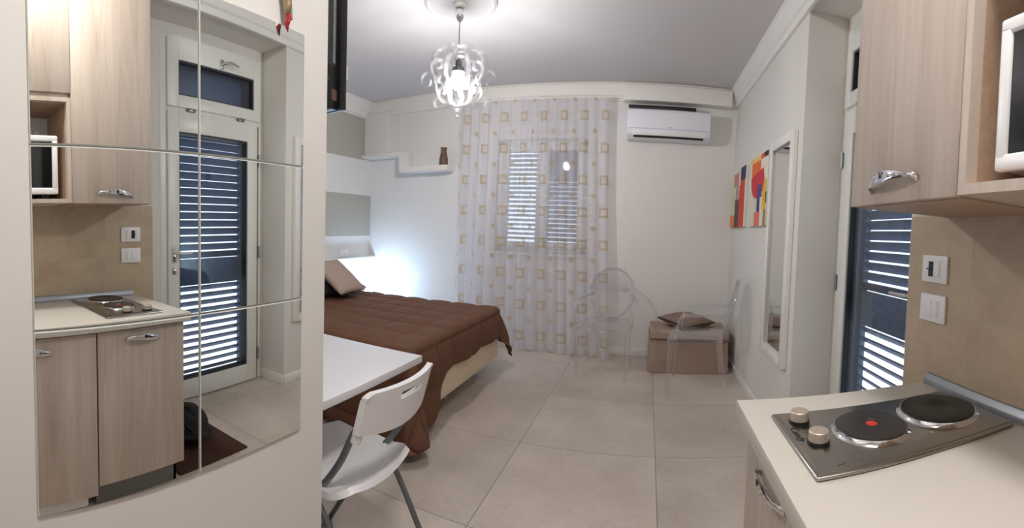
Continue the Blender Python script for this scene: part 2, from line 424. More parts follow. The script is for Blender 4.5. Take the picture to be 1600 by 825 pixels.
for z in (.22, 1.06, 1.8): obj('hinge', MB().tube([(dx0-.022, 2.35, z-.05), (dx0-.022, 2.35, z+.05)], .008).box(dx0-.02, dx0-.001, 2.342, 2.358, z-.045, z+.045), 'alu', dr)

# outside louvered shutter of the door
def shutter(name, label, group, ox, oy, width, z0, z1, rails, axis, ang, pitch=.057, extra=.06):
    """axis 'Y': runs along Y at x=ox starting at oy;  axis 'X': along X at y=ox starting at oy"""
    def B(m, u0, u1, d0, d1, a0, a1, bev=.003):
        if axis == 'Y': m.box(ox+d0, ox+d1, u0, u1, a0, a1, bev)
        else: m.box(u0, u1, ox+d0, ox+d1, a0, a1, bev)
    root = thing(name, label, 'shutter', (ox, oy+width/2, z0) if axis == 'Y' else (oy+width/2, ox, z0), group=group)
    for (p, q) in ((oy, oy+extra), (oy+width-extra, oy+width)):
        m = MB(); B(m, p, q, 0, .04, z0, z1); obj('stile', m, 'shutter', root)
    for (a0, a1) in rails:
        m = MB(); B(m, oy+extra, oy+width-extra, 0, .04, a0, a1); obj('rail', m, 'shutter', root)
    for i in range(len(rails)-1):
        lo, hi = rails[i][1], rails[i+1][0]; k = int((hi-lo)/pitch); an = ang[i]
        for j in range(k):
            zc = lo+(j+.5)*(hi-lo)/k; t = bmesh.new(); bmesh.ops.create_cube(t, size=1)
            hw = .030
            for v in t.verts: v.co = Vector((v.co.x*2*hw, v.co.y*(width-2*extra), v.co.z*.008))
            bmesh.ops.transform(t, matrix=Matrix.Rotation(an, 4, 'Y'), verts=t.verts)
            if axis == 'Y': mt = Matrix.Translation((ox+.02, oy+width/2, zc))
            else: mt = Matrix.Translation((oy+width/2, ox+.02, zc)) @ Matrix.Rotation(pi/2, 4, 'Z')
            obj('slat', MB().add(t, 0, mt), 'shutter', root, 0)
    return root
shutter('louvered_shutter', 'blue grey louvered shutter outside the glass door in the right wall', None, 1.235, 1.46, .95, .02, 2.02,
        [(.02, .12), (.82, 1.02), (1.93, 2.02)], 'Y', [math.radians(42), math.radians(52)], .057, .14)
bpy.data.objects['louvered_shutter']
m = MB().box(1.23, 1.25, 1.43, 2.43, 2.02, 2.62, .003)
o = obj('shutter_casing', m, 'shutter'); tag(o, 'dark blue grey casing behind the small transom pane above the door', 'shutter casing')

# ------------------------------------------------------------------ window behind the curtain
wn = thing('window_1', None, None, ((WX0+WX1)/2, D+.1, WZ0), kind='structure')
m = MB()
fy = D+.10
m.box(WX0, WX0+.05, fy, fy+.06, WZ0, WZ1).box(WX1-.05, WX1, fy, fy+.06, WZ0, WZ1).box(WX0, WX1, fy, fy+.06, WZ0, WZ0+.05).box(WX0, WX1, fy, fy+.06, WZ1-.05, WZ1)
obj('window_frame', m, 'pvc', wn)
mid = (WX0+WX1)/2
for (a0, a1) in ((WX0+.045, mid), (mid, WX1-.045)):
    m = MB(); w = .065; y0, y1 = fy-.012, fy+.045
    m.box(a0, a0+w, y0, y1, WZ0+.045, WZ1-.045, .004).box(a1-w, a1, y0, y1, WZ0+.045, WZ1-.045, .004)
    m.box(a0+w, a1-w, y0, y1, WZ0+.045, WZ0+.045+w, .004).box(a0+w, a1-w, y0, y1, WZ1-.045-w, WZ1-.045, .004)
    ca = obj('casement', m, 'pvc', wn)
    obj('pane', bx(a0+w, a1-w, fy+.01, fy+.016, WZ0+.045+w, WZ1-.045-w), 'pane', ca)
obj('window_sill', bx(WX0-.04, WX1+.04, D-.03, D+.1, WZ0-.03, WZ0, bev=.004), 'trim', wn)
shutter('window_shutter', 'left louvered shutter leaf behind the curtained window', None, D+.19, WX0, .5, WZ0, WZ1, [(WZ0, WZ0+.07), (WZ1-.07, WZ1)], 'X', [math.radians(20)], .05, .05)
shutter('window_shutter', 'right louvered shutter leaf behind the curtained window, more closed', None, D+.19, mid, .5, WZ0, WZ1, [(WZ0, WZ0+.07), (1.88, 1.93), (WZ1-.07, WZ1)], 'X', [math.radians(38), math.radians(75)], .05, .05)

# ------------------------------------------------------------------ curtain
def curt(u, v):
    z = .004+v*2.645
    s_ = (1-v)
    x0 = -2.06-.02*s_; x1 = -.44+.10*s_*s_
    x = x0+(x1-x0)*u
    amp = .012+.022*min(1, s_*3)
    ph = u*2*pi*15+1.2*sin(u*9)+.5*sin(v*3+u*4)
    y = 4.352+amp*sin(ph)+.02*sin(u*2*pi*3.3+1)*s_
    x += .012*cos(ph*1.0)*min(1, s_*2)
    k = max(0, u-.86)/.14
    y -= .09*k*s_**3
    if v < .02: z += .012*(1+sin(u*37))*.5
    return (x, y, z)
m = MB().grid(curt, 300, 60, uvf=lambda u, v: (u*2.3, v*2.65))
cu = obj('sheer_curtain', m, 'sheer', smooth=180); tag(cu, 'floor-length sheer white curtain with small gold squares and dots', 'curtain')
m = MB().tube([(-2.1, 4.36, 2.655), (-.42, 4.36, 2.655)], .008)
obj('rail', m, 'trim', cu)

# ------------------------------------------------------------------ air conditioner
ac = thing('air_conditioner', 'white split air conditioner unit high on the far wall', 'air conditioner', (.155, 4.4, 2.25))
poly = [(4.50, 2.25), (4.50, 2.54), (4.315, 2.54), (4.292, 2.53), (4.285, 2.50), (4.285, 2.33), (4.30, 2.285), (4.345, 2.255), (4.37, 2.25)]
obj('body', MB().prism(poly, 0, -.255, .565, .004), 'acbody', ac)
obj('front_panel', MB().prism([(4.288, 2.335), (4.288, 2.525), (4.278, 2.52), (4.274, 2.50), (4.274, 2.345)], 0, -.25, .56, .002), 'acbody', ac)
obj('air_flap', MB().prism([(4.287, 2.322), (4.303, 2.277), (4.298, 2.272), (4.281, 2.320)], 0, -.20, .51, .001), 'plastic', ac)
obj('outlet_slot', MB().prism([(4.297, 2.276), (4.32, 2.262), (4.317, 2.257), (4.292, 2.272)], 0, -.19, .50), 'black', ac)
m = MB().box(.15, .20, 4.2725, 4.2745, 2.352, 2.358); obj('badge', m, 'alu', ac)
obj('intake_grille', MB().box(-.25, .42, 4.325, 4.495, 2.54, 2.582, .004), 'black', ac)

# ------------------------------------------------------------------ chandelier
CX, CY = -1.285, 2.68
tag(obj('ceiling_rose', MB().lathe([(0, ZC), (.24, ZC), (.245, ZC-.012), (.225, ZC-.024), (.21, ZC-.014), (.12, ZC-.018), (.09, ZC-.03), (0, ZC-.03)], (CX-.01, CY+.03, 0), 64), 'ceil'), 'round white plaster rose on the ceiling above the chandelier', 'ceiling rose')
ch = thing('chandelier', 'clear acrylic chandelier of curled arms around a glowing bulb', 'chandelier', (CX, CY, 2.03))
obj('canopy', MB().lathe([(0, 2.802), (.045, 2.802), (.048, 2.79), (.03, 2.775), (.012, 2.77), (0, 2.77)], (CX, CY, 0)), 'trim', ch)
obj('rose_cup', MB().lathe([(0, 2.765), (.026, 2.76), (.030, 2.73), (.022, 2.70), (.010, 2.685), (0, 2.684)], (CX, CY, 0)), 'chrome', ch)
obj('cord', MB().tube([(CX, CY, 2.69), (CX, CY, 2.40)], .003), 'tube', ch)
obj('socket', MB().lathe([(0, 2.43), (.016, 2.43), (.02, 2.42), (.022, 2.385), (.040, 2.375), (.044, 2.345), (.040, 2.345), (.016, 2.365), (0, 2.365)], (CX, CY, 0)), 'darkgrey', ch)  # socket's cup is flared wide to block bulb light from the ceiling
bl = obj('bulb', MB().lathe([(0, 2.37), (.014, 2.365), (.022, 2.345), (.042, 2.32), (.05, 2.285), (.042, 2.25), (.02, 2.232), (0, 2.228)], (CX, CY, 0), 24), 'bulb', ch)
obj('finial', MB().lathe([(0, 2.135), (.035, 2.13), (.04, 2.12), (.02, 2.10), (.014, 2.085), (.026, 2.075), (.026, 2.065), (.012, 2.055), (.02, 2.045), (.016, 2.036), (0, 2.034)], (CX, CY, 0)), 'acryl', ch)
def arm(pts, az, w=.016, th=.004):
    P3 = [(CX+r*cos(az), CY+r*sin(az), z) for r, z in pts]; sp = spline(P3, 7)
    return MB().tube(sp, 0, 8, flat=(w, th, (-sin(az)*0+cos(az)*0, 0, 0)) if False else (w, th, (cos(az+pi/2)*1e-6+0, 0, 1)))
def ribbon(pts, az, w=.015, th=.0035):
    P = spline([(r, 0, z) for r, z in pts], 8); t = bmesh.new(); rings = []
    for i, p in enumerate(P):
        d = (P[min(i+1, len(P)-1)]-P[max(i-1, 0)]).normalized(); nrm = Vector((-d.z, 0, d.x))
        rings.append([t.verts.new(p+nrm*a_+Vector((0, b_, 0))) for a_, b_ in ((th, w), (th, -w), (-th, -w), (-th, w))])
    for A, B in zip(rings, rings[1:]):
        for k in range(4): t.faces.new((A[k], A[(k+1) % 4], B[(k+1) % 4], B[k]))
    t.faces.new(rings[0][::-1]); t.faces.new(rings[-1]); bmesh.ops.recalc_face_normals(t, faces=t.faces)
    return MB().add(t, 0, Matrix.Translation((CX, CY, 0)) @ Matrix.Rotation(az, 4, 'Z'))
for k in range(6):
    az = k*pi/3+.3
    obj('scroll_arm', ribbon([(.02, 2.125), (.08, 2.15), (.135, 2.20), (.15, 2.27), (.175, 2.335), (.22, 2.35), (.25, 2.31), (.235, 2.265), (.195, 2.265), (.185, 2.30)], az, .018), 'acryl', ch)
    obj('lower_scroll', ribbon([(.03, 2.13), (.11, 2.155), (.165, 2.205), (.17, 2.25), (.135, 2.27), (.11, 2.245), (.125, 2.22)], az+.5, .016), 'acryl', ch)
    if k % 2 == 0: obj('foot_scroll', ribbon([(.045, 2.14), (.12, 2.125), (.19, 2.14), (.21, 2.18), (.19, 2.205)], az+.5, .014), 'acryl', ch)
    obj('upper_scroll', ribbon([(.02, 2.40), (.03, 2.46), (.07, 2.505), (.125, 2.495), (.16, 2.44), (.155, 2.37), (.12, 2.33), (.135, 2.27)], az+.2, .018), 'acryl', ch)
    obj('crown_scroll', ribbon([(.14, 2.30), (.19, 2.36), (.205, 2.42), (.17, 2.46), (.13, 2.445), (.13, 2.40), (.16, 2.395)], az+.75, .016), 'acryl', ch)

# ------------------------------------------------------------------ mirror panels on the partition
ys = (.112, .447, .748); zs = (.774, 1.112, 1.437, 1.757)
mang = -.0408
nm = {(0, 0): 'bottom left', (0, 1): 'middle left', (0, 2): 'top left', (1, 0): 'bottom right', (1, 1): 'middle right', (1, 2): 'top right'}
sees = {(0, 0): 'showing the lower cabinet doors', (0, 1): 'showing the hob and worktop', (0, 2): 'showing the upper cupboard doors', (1, 0): 'showing floor and dark mat', (1, 1): 'showing the louvered door', (1, 2): 'showing the transom window'}
for i in range(2):
    for j in range(3):
        y0, y1, z0, z1 = ys[i]+.001, ys[i+1]-.001, zs[j]+.001, zs[j+1]-.001
        m = MB(); t = bmesh.new(); vs = []
        for dxx in (0, -.0055):
            for (y, z) in ((y0, z0), (y1, z0), (y1, z1), (y0, z1)): vs.append(t.verts.new((mirX(y)+dxx, y, z)))
        t.faces.new(vs[0:4]); t.faces.new(vs[4:8][::-1])
        for k in range(4): t.faces.new((vs[k], vs[4+k], vs[4+(k+1) % 4], vs[(k+1) % 4]))
        bmesh.ops.recalc_face_normals(t, faces=t.faces)
        bmesh.ops.bevel(t, geom=t.edges[:], offset=.0022, segments=1, affect='EDGES')
        m.add(t); fn = Vector((1, tan(.0408), 0)).normalized(); m.bm.normal_update()
        for f in m.bm.faces: f.material_index = 0 if f.normal.dot(fn) > .9999 else 1
        o = obj('mirror_panel', m, ['mirror', 'mirredge'], smooth=0)
        tag(o, f'{nm[(i, j)]} panel of the six-part wall mirror, {sees[(i, j)]}', 'mirror', 'mirror panels on the white partition')

# lucky horn charm
hy, hz = .672, 1.86
cm_ = thing('horn_charm', 'gold and red horn charm hanging at the top right of the mirror', 'charm', (mirX(hy)+.012, hy, 1.73))
hx = mirX(hy)+.014
obj('gold_figure', MB().tube(spline([(hx, hy-.004, 1.93), (hx, hy-.006, 1.86), (hx, hy, 1.82), (hx+.002, hy, 1.785), (hx, hy+.002, 1.775)]), [.004, .007, .010, .012, .012, .013, .014, .013, .013, .012, .012, .013, .012, .011, .011, .010, .010, .009, .009, .008, .008, .007, .007, .006, .004][:25], 10), 'gold', cm_)
obj('chain', MB().tube([(hx, hy+.012, 1.80), (hx+.001, hy+.014, 1.765)], .0025), 'tube', cm_)
obj('red_horn', MB().tube(spline([(hx, hy+.004, 1.778), (hx+.001, hy+.004, 1.765), (hx, hy+.001, 1.75), (hx, hy+.004, 1.735)], 6), [.0065]*6+[.0062]*6+[.005, .0045, .004, .003, .002, .0015, .001], 10), 'coral', cm_)

# ------------------------------------------------------------------ television on the partition's end wall
tv = thing('television', 'black flat television seen edge-on behind the white partition', 'television', (-1.2, .9, 1.572))
obj('housing', MB().box(-1.62, -.794, .862, .905, 1.64, 2.16, .006), 'darkgrey', tv)
obj('screen_bezel', MB().box(-1.64, -.782, .905, .932, 1.615, 2.18, .004), 'black', tv)
obj('connector_box', MB().box(-1.5, -.792, .850, .905, 1.612, 1.73, .004), 'black', tv)
obj('vent_strip', MB().box(-.795, -.7925, .886, .896, 1.735, 2.14, .001), 'alu', tv)
obj('rating_sticker', MB().box(-.7925, -.7915, .880, .901, 1.635, 1.665), simple('brown_sticker', (92, 70, 58), .6), tv)
obj('button', MB().tube([(-.794, .866, 1.69), (-.790, .866, 1.69)], .006), 'darkgrey', tv)
obj('energy_label', MB().box(-.786, -.780, .932, .9335, 1.70, 1.735), 'plastic', tv)
obj('wall_bracket', MB().box(-1.3, -1.1, .838, .862, 1.75, 1.98), 'darkgrey', tv)

# ------------------------------------------------------------------ white table
tb = thing('dining_table', 'white rectangular table standing against the partition beside the bed', 'table', (-1.5, 1.21, 0))
obj('tabletop', MB().box(-2.15, -.888, .842, 1.582, .712, .742, .003), 'tablew', tb)
for (x, y) in ((-2.09, .90), (-2.09, 1.52), (-1.25, .90)): obj('leg', MB().box(x-.02, x+.02, y-.02, y+.02, 0, .712, .003), 'plastic', tb)

# ------------------------------------------------------------------ folding chair
fc = thing('folding_chair', 'white plastic folding chair with grey tube legs at the table', 'chair', (-.95, 1.18, 0))
YA, YB = 1.005, 1.365; yc = (YA+YB)/2
def back(u, v):
    y = YA-.018+(YB-YA+.036)*u; q = (2*u-1)
    bow = .042*(1-q*q)
    z = .665+.135*v-.012*(1-q*q)*(1-v)*1.5
    x = -.775+.034*v+bow
    return x, y, z
def backsolid():
    t = bmesh.new(); nu, nv = 32, 12; th = .011; F = []; B = []
    hole = lambda i, j: 11 <= i < 21 and j in (8, 9)
    for i in range(nu+1):
        fr = []; bk = []
        for j in range(nv+1):
            x, y, z = back(i/nu, j/nv)
            # rounded upper corners
            e = min(i, nu-i)/nu
            if j >= nv-1 and e < .05: z -= (.05-e)*.25
            fr.append(t.verts.new((x+th, y, z))); bk.append(t.verts.new((x-th, y, z)))
        F.append(fr); B.append(bk)
    for i in range(nu):
        for j in range(nv):
            if hole(i, j): continue
            t.faces.new((F[i][j], F[i+1][j], F[i+1][j+1], F[i][j+1])); t.faces.new((B[i][j], B[i][j+1], B[i+1][j+1], B[i+1][j]))
            for (di, dj, a_, b_) in ((-1, 0, (i, j), (i, j+1)), (1, 0, (i+1, j), (i+1, j+1)), (0, -1, (i, j), (i+1, j)), (0, 1, (i, j+1), (i+1, j+1))):
                ii, jj = i+di, j+dj
                if ii < 0 or jj < 0 or ii >= nu or jj >= nv or hole(ii, jj):
                    t.faces.new((F[a_[0]][a_[1]], F[b_[0]][b_[1]], B[b_[0]][b_[1]], B[a_[0]][a_[1]]))
    bmesh.ops.recalc_face_normals(t, faces=t.faces); return t
bk = MB().add(backsolid())
for y in (YA, YB): bk.tube([(-.775, y, .672), (-.787, y, .635)], .0165, 14)
obj('backrest', bk, 'plastic', fc)
def seatf(u, v):
    # u along x (front -1.2 -> rear -.815), v along y
    x = -1.215+.40*u; q = 2*v-1; hw = .205-.012*(1-u)-.02*max(0, u-.85)/.15
    r = .0
    if u < .12: hw -= .05*((.12-u)/.12)**2
    if u > .9: hw -= .03*((u-.9)/.1)**2
    z = .448-.012*(1-q*q)+.012*max(0, (.12-u)/.12)*-1+.010*sin(u*14)*.35+.02*max(0, (u-.8)/.2)**2
    x += .02*(1-q*q)*u
    return (x, yc+q*hw, z)
obj('seat', MB().grid(seatf, 40, 24, thick=.022), 'plastic', fc, smooth=50)
for y in (YA, YB):
    obj('back_tube', MB().tube(spline([(-.765, y, .70), (-.80, y, .645), (-.845, y, .55), (-.905, y, .46), (-.985, y, .365), (-1.09, y, .20), (-1.20, y, .012)], 5), .0115), 'tube', fc)
    obj('rear_leg', MB().tube(spline([(-1.10, y+(.016 if y > yc else -.016), .43), (-.965, y+(.016 if y > yc else -.016), .415), (-.87, y+(.016 if y > yc else -.016), .32), (-.70, y+(.016 if y > yc else -.016), .012)], 5), .011), 'tube', fc)
    obj('pivot_bolt', MB().tube([(-.915, y-.03, .438), (-.915, y+.03, .438)], .009), 'plastic', fc)
obj('stretcher', MB().tube([(-1.20, YA, .0125), (-1.20, YB, .0125)], .0115), 'tube', fc)
obj('rear_stretcher', MB().tube([(-.70, YA-.016, .0125), (-.70, YB+.016, .0125)], .011), 'tube', fc)

# ------------------------------------------------------------------ bed
bd = thing('bed', 'double bed with brown quilted cover in the left corner', 'bed', (-2.3, 2.85, 0))
BX0, BX1, BY0, BY1, BT = -3.32, -1.30, 2.14, 3.60, .585
obj('bed_base', MB().box(BX0, -1.255, BY0, BY1, .135, .36, .02, 3), 'bedbase', bd)
obj('mattress', MB().box(BX0, BX1+.02, BY0+.01, BY1-.01, .36, BT-.02, .05, 4), 'plastic', bd)
for x in (-3.1, -1.42):
    for y in (2.3, 2.87, 3.45): obj('leg', MB().lathe([(0, 0), (.024, 0), (.024, .006), (.02, .135), (0, .135)], (x, y, 0), 20), 'plastic', bd)
def quilt():
    x0, x1 = BX0+.35, BX1+.275; y0, y1 = BY0-.66, BY1+.36
    nu, nv = 190, 250; rr = .055; q = .25
    def f(u, v):
        sy = y0+(y1-y0)*v; ss = lambda a_: (lambda q_: q_*q_*(3-2*q_))(max(0, min(1, a_)))
        xe = x1+.30*ss((2.50-sy)/.30)+.10*ss((sy-3.45)/.3); sx = x0+(xe-x0)*u
        dx = max(0, sx-BX1); dyn = max(0, BY0-sy); dyf = max(0, sy-BY1)
        dy = dyf-dyn; d0 = hypot(dx, dy); d = d0 if d0 < .48 else .48+.13*(1-math.exp(-(d0-.48)/.13))
        cx = min(sx, BX1); cy = min(max(sy, BY0), BY1)
        # quilting relief
        w = abs(sin(pi*(sx-x0)/q))*abs(sin(pi*(sy-BY0)/q)); puff = .027*w**.30-.012
        if d < 1e-6: px, py, pz = cx, cy, BT; nx, ny, nz = 0, 0, 1
        else:
            ex, ey = dx/d0, dy/d0; arc = rr*pi/2
            corner = 0 if (dx < 1e-6 or abs(dy) < 1e-6) else min(1, 2*min(dx, abs(dy))/d)
            if d < arc:
                a_ = d/rr; o_ = rr*sin(a_); z_ = -rr*(1-cos(a_)); nz = cos(a_); nh = sin(a_)
            else:
                e = d-arc; fl = .11+(.30 if dyn > 0 else .18)*corner; o_ = rr+e*fl; z_ = -rr-e*math.sqrt(1-fl*fl); nz = fl; nh = 1
            px, py, pz = cx+ex*o_, cy+ey*o_, BT+z_; nx, ny = ex*nh, ey*nh
            hang = max(0, d-.08)
            # soft folds along the hanging hem
            fold = .016*min(1, hang/.25)*(1-.8*corner)*(sin(13*sy+2)*(1 if dx > abs(dy) else 0)+sin(11*sx+1)*(1 if abs(dy) >= dx else 0))
            px += nx*fold; py += ny*fold
            if pz < .03:
                ex_ = .03-pz; pz = .012+.018*abs(sin(17*sx+9*sy)); px += ex*ex_*.55; py += ey*ex_*.55
        k = noise.noise(Vector((sx*3, sy*3, 0)))*.008
        return (px+nx*(puff+k), py+ny*(puff+k), max(.008, pz+nz*(puff+k)))
    return MB().grid(f, nu, nv, thick=.012)
ql = obj('quilted_cover', quilt(), 'brown', bd, smooth=180)
# pillows (things lying on the bed)
def pillow_mesh(w, h, t_, seg=22):
    t = bmesh.new(); fr = []; bk = []
    for i in range(seg+1):
        a_ = []; b_ = []
        for j in range(seg+1):
            u = 2*i/seg-1; v = 2*j/seg-1
            e = (max(0, 1-u**2)**.45)*(max(0, 1-v**2)**.45); pin = 1-.06*(u*u*(1-v*v)+v*v*(1-u*u))*1.0+.02
            x = u*w/2*(1-.05*(1-v*v)*abs(u)); y = v*h/2*(1-.05*(1-u*u)*abs(v)); z = e*t_/2*(1+.08*noise.noise(Vector((u*3, v*3, w*9))))
            a_.append(t.verts.new((x, y, z))); b_.append(t.verts.new((x, y, -z)))
        fr.append(a_); bk.append(b_)
    for i in range(seg):
        for j in range(seg):
            t.faces.new((fr[i][j], fr[i+1][j], fr[i+1][j+1], fr[i][j+1])); t.faces.new((bk[i][j], bk[i][j+1], bk[i+1][j+1], bk[i+1][j]))
    bmesh.ops.remove_doubles(t, verts=t.verts, dist=1e-5); bmesh.ops.recalc_face_normals(t, faces=t.faces)
    return t
def place(t, loc, rx, ry, rz):
    return Matrix.Translation(loc) @ Matrix.Rotation(rz, 4, 'Z') @ Matrix.Rotation(ry, 4, 'Y') @ Matrix.Rotation(rx, 4, 'X')
t = pillow_mesh(.45, .44, .12)
mt = place(t, (-2.68, 3.12, .795), 0, math.radians(39), math.radians(7))
o = obj('pillow', MB().add(t, 0, mt), 'pillow', smooth=180); tag(o, 'square taupe cushion propped at the head of the bed', 'pillow')
for (py, lab) in ((3.21, 'dark brown bed pillow behind the taupe cushion, nearer the lamp'), (2.55, 'dark brown bed pillow nearer the table, mostly hidden')):
    t = pillow_mesh(.50, .66, .17)
    o = obj('pillow', MB().add(t, 0, place(t, (-2.90, py, .705), 0, math.radians(14), 0)), 'beddark', smooth=180)
    tag(o, lab, 'pillow', 'dark pillows at the bed head')

# bedside table & lamp
ns = thing('nightstand', 'small white bedside table in the far left corner behind the bed', 'nightstand', (-3.1, 4.1, 0))
obj('body', MB().box(-3.3, -2.92, 3.9, 4.28, .05, .40, .004), 'plastic', ns)
obj('drawer', MB().box(-2.922, -2.905, 3.91, 4.27, .22, .39, .003), 'trim', ns)
for (x, y) in ((-3.27, 3.93), (-2.95, 3.93), (-3.27, 4.25), (-2.95, 4.25)): obj('leg', MB().box(x-.015, x+.015, y-.015, y+.015, 0, .05), 'plastic', ns)
lp = thing('bedside_lamp', 'bright cool white lamp glowing behind the far side of the bed', 'lamp', (-3.05, 4.1, .40))
obj('base', MB().lathe([(0, .4005), (.05, .4005), (.05, .408), (.012, .415), (.01, .44), (0, .44)], (-3.05, 4.1, 0), 24), 'chrome', lp)
obj('lamp_shade', MB().lathe([(0, .535), (.04, .532), (.055, .44), (0, .438)], (-3.05, 4.1, 0), 24), 'lampshade', lp)

# ------------------------------------------------------------------ ottoman and cushion
ot = thing('ottoman', 'taupe fabric cube ottoman in the far right corner', 'ottoman', (.44, 4.22, 0))
OX0, OX1, OY0, OY1 = .065, .80, 3.975, 4.44
def skirt():
    t = bmesh.new(); pts = []; N = 30
    per = []
    def edge(a_, b_, n):
        for k in range(n): per.append((a_[0]+(b_[0]-a_[0])*k/n, a_[1]+(b_[1]-a_[1])*k/n))
    c = [(OX0, OY0), (OX1, OY0), (OX1, OY1), (OX0, OY1)]
    for i in range(4): edge(c[i], c[(i+1) % 4], N)
    cx, cy = (OX0+OX1)/2, (OY0+OY1)/2; rings = []
    for k in range(9):
        f = k/8; ring = []
        for i, (x, y) in enumerate(per):
            n_ = noise.noise(Vector((x*7, y*7, f*1.5)))*.014*(1-f*.6)+.006*sin(i*.55)*(1-f)
            s_ = 1.0+.02*(1-f)
            dxx, dyy = x-cx, y-cy; l_ = hypot(dxx, dyy)
            # rounded corners
            rc = min(min(x-OX0, OX1-x)+min(y-OY0, OY1-y), .04); sh = 1-(.04-rc)*.35
            ring.append(t.verts.new((cx+dxx*s_*sh+dxx/l_*n_, cy+dyy*s_*sh+dyy/l_*n_, .004+f*.305)))
        rings.append(ring)
    q = len(per)
    for A, B in zip(rings, rings[1:]):
        for k in range(q): t.faces.new((A[k], A[(k+1) % q], B[(k+1) % q], B[k]))
    t.faces.new(rings[0][::-1]); t.faces.new(rings[-1]); bmesh.ops.recalc_face_normals(t, faces=t.faces); return t
obj('cover', MB().add(skirt()), 'taupe', ot, smooth=50)
obj('lid', MB().box(OX0-.006, OX1+.006, OY0-.006, OY1+.006, .312, .395, .02, 4), 'taupe', ot)
obj('seam', MB().box(OX0-.010, OX1+.010, OY0-.010, OY1+.010, .306, .313, .003), 'taupe2', ot)
cs = thing('cushion', 'grey brown cushion with black piping lying on the ottoman', 'cushion', (.40, 4.17, .40))
t = pillow_mesh(.40, .40, .13)
obj('pad', MB().add(t, 0, place(t, (.41, 4.19, .462), math.radians(4), 0, math.radians(42))), 'taupe2', cs, smooth=180)
pp = [(x*.196, y*.196) for x, y in ((-1, -1), (0, -.94), (1, -1), (.94, 0), (1, 1), (0, .94), (-1, 1), (-.94, 0))]
mt = place(None, (.41, 4.19, .462), math.radians(4), 0, math.radians(42))
obj('piping', MB().tube([mt @ Vector((x, y, 0)) for x, y in pp], .007, 8, close=True), 'black', cs)

# ------------------------------------------------------------------ transparent armchairs
def ghost(label, loc, rz):
    r = thing('transparent_armchair', label, 'chair', loc, rz, 'clear plastic armchairs')
    poly = [(-.20, .20), (.20, .20), (.255, -.20), (.22, -.245), (-.22, -.245), (-.255, -.20)]
    obj('seat', MB().prism(poly, 2, .445, .468, .006), 'clear', r, local=True)
    # oval back
    N = 40; tilt = .20
    def ov(a_, s_): x = .21*s_*cos(a_); h = .235*s_*sin(a_); return (x, .215+(h+.235)*tilt, .705+h)
    t = bmesh.new(); fr = [t.verts.new(Vector(ov(2*pi*k/N, 1))+Vector((0, -.006, 0))) for k in range(N)]; bk2 = [t.verts.new(Vector(ov(2*pi*k/N, 1))+Vector((0, .006, 0))) for k in range(N)]
    t.faces.new(fr); t.faces.new(bk2[::-1])
    for k in range(N): t.faces.new((fr[k], bk2[k], bk2[(k+1) % N], fr[(k+1) % N]))
    bmesh.ops.recalc_face_normals(t, faces=t.faces)
    b_ = obj('backrest', MB().add(t), 'clear', r, local=True)
    obj('back_rim', MB().tube([ov(2*pi*k/N, 1) for k in range(N)], .013, 10, close=True), 'clearrim', b_, local=True)
    for s_ in (-1, 1):
        obj('armrest', MB().tube(spline([(s_*.185, .255, .69), (s_*.235, .19, .672), (s_*.262, .02, .665), (s_*.268, -.10, .66), (s_*.262, -.145, .63), (s_*.245, -.16, .56), (s_*.24, -.175, .46)], 6), 0, 10, flat=(.017, .011)), 'clearrim', r, local=True)
        obj('leg', MB().tube([(s_*.225, -.215, .45), (s_*.222, -.22, .25), (s_*.215, -.225, 0)], [.024, .020, .013], 12), 'clear', r, local=True)
        obj('leg', MB().tube(spline([(s_*.18, .17, .45), (s_*.185, .19, .25), (s_*.20, .25, 0)], 5), [.024, .0235, .023, .0225, .022, .021, .02, .018, .016, .014, .013], 12), 'clear', r, local=True)
    obj('seat_rail', MB().tube([(-.23, -.235, .435), (.23, -.235, .435)], .009), 'clearrim', r, local=True)
    return r
ghost('clear plastic armchair facing the room beside the curtain', (-.34, 3.92, 0), math.radians(-4))
ghost('clear plastic armchair turned sideways in front of the ottoman', (.47, 3.62, 0), math.radians(-100))

# ------------------------------------------------------------------ pictures and framed mirror on right wall
def canvas(label, y0, y1, z0, z1, patches):
    r = thing('canvas_picture', label, 'picture', (W-.012, (y0+y1)/2, z0), group=None)
    obj('canvas', MB().box(W-.026, W-.001, y0, y1, z0, z1, .002), M_cv, r)
    m = MB(); mats = []
    for i, (poly, rgb) in enumerate(patches):
        # poly in (s,t): s 0..1 from far edge (left in view) to near edge, t 0..1 up
        pts = [(y1-(y1-y0)*s_, z0+(z1-z0)*t_) for s_, t_ in poly]
        m.prism(pts, 0, W-.0262-.00012*(i+1), W-.026, 0, mi=i)
        mats.append(simple('paint_%s' % '_'.join(map(str, rgb)), rgb, .6, var=.08, scale=25))
    obj('painting', m, mats, r, smooth=0)
M_cv = simple('canvas_white', (222, 216, 200), .8)
R = lambda a, b, c, d: [(a, b), (c, b), (c, d), (a, d)]
canvas('abstract canvas of upright orange and purple bars, farther from the mirror', 3.80, 4.44, 1.40, 1.965, [
    (R(0, 0, .32, .22), (228, 130, 60)), (R(0, .22, .3, .75), (206, 210, 168)), (R(.18, .72, .55, .95), (192, 128, 112)), (R(.32, 0, .62, .48), (84, 52, 70)), (R(.36, .48, .58, .72), (176, 150, 150)),
    (R(.62, 0, .97, .78), (206, 66, 36)), (R(.68, .78, 1, 1), (46, 40, 84)), (R(.55, .72, .68, 1), (214, 206, 198))])
wine = [(.08, .72), (.78, .80), (.86, .64), (.78, .48), (.64, .42), (.52, .40), (.36, .40), (.2, .46), (.1, .58)]
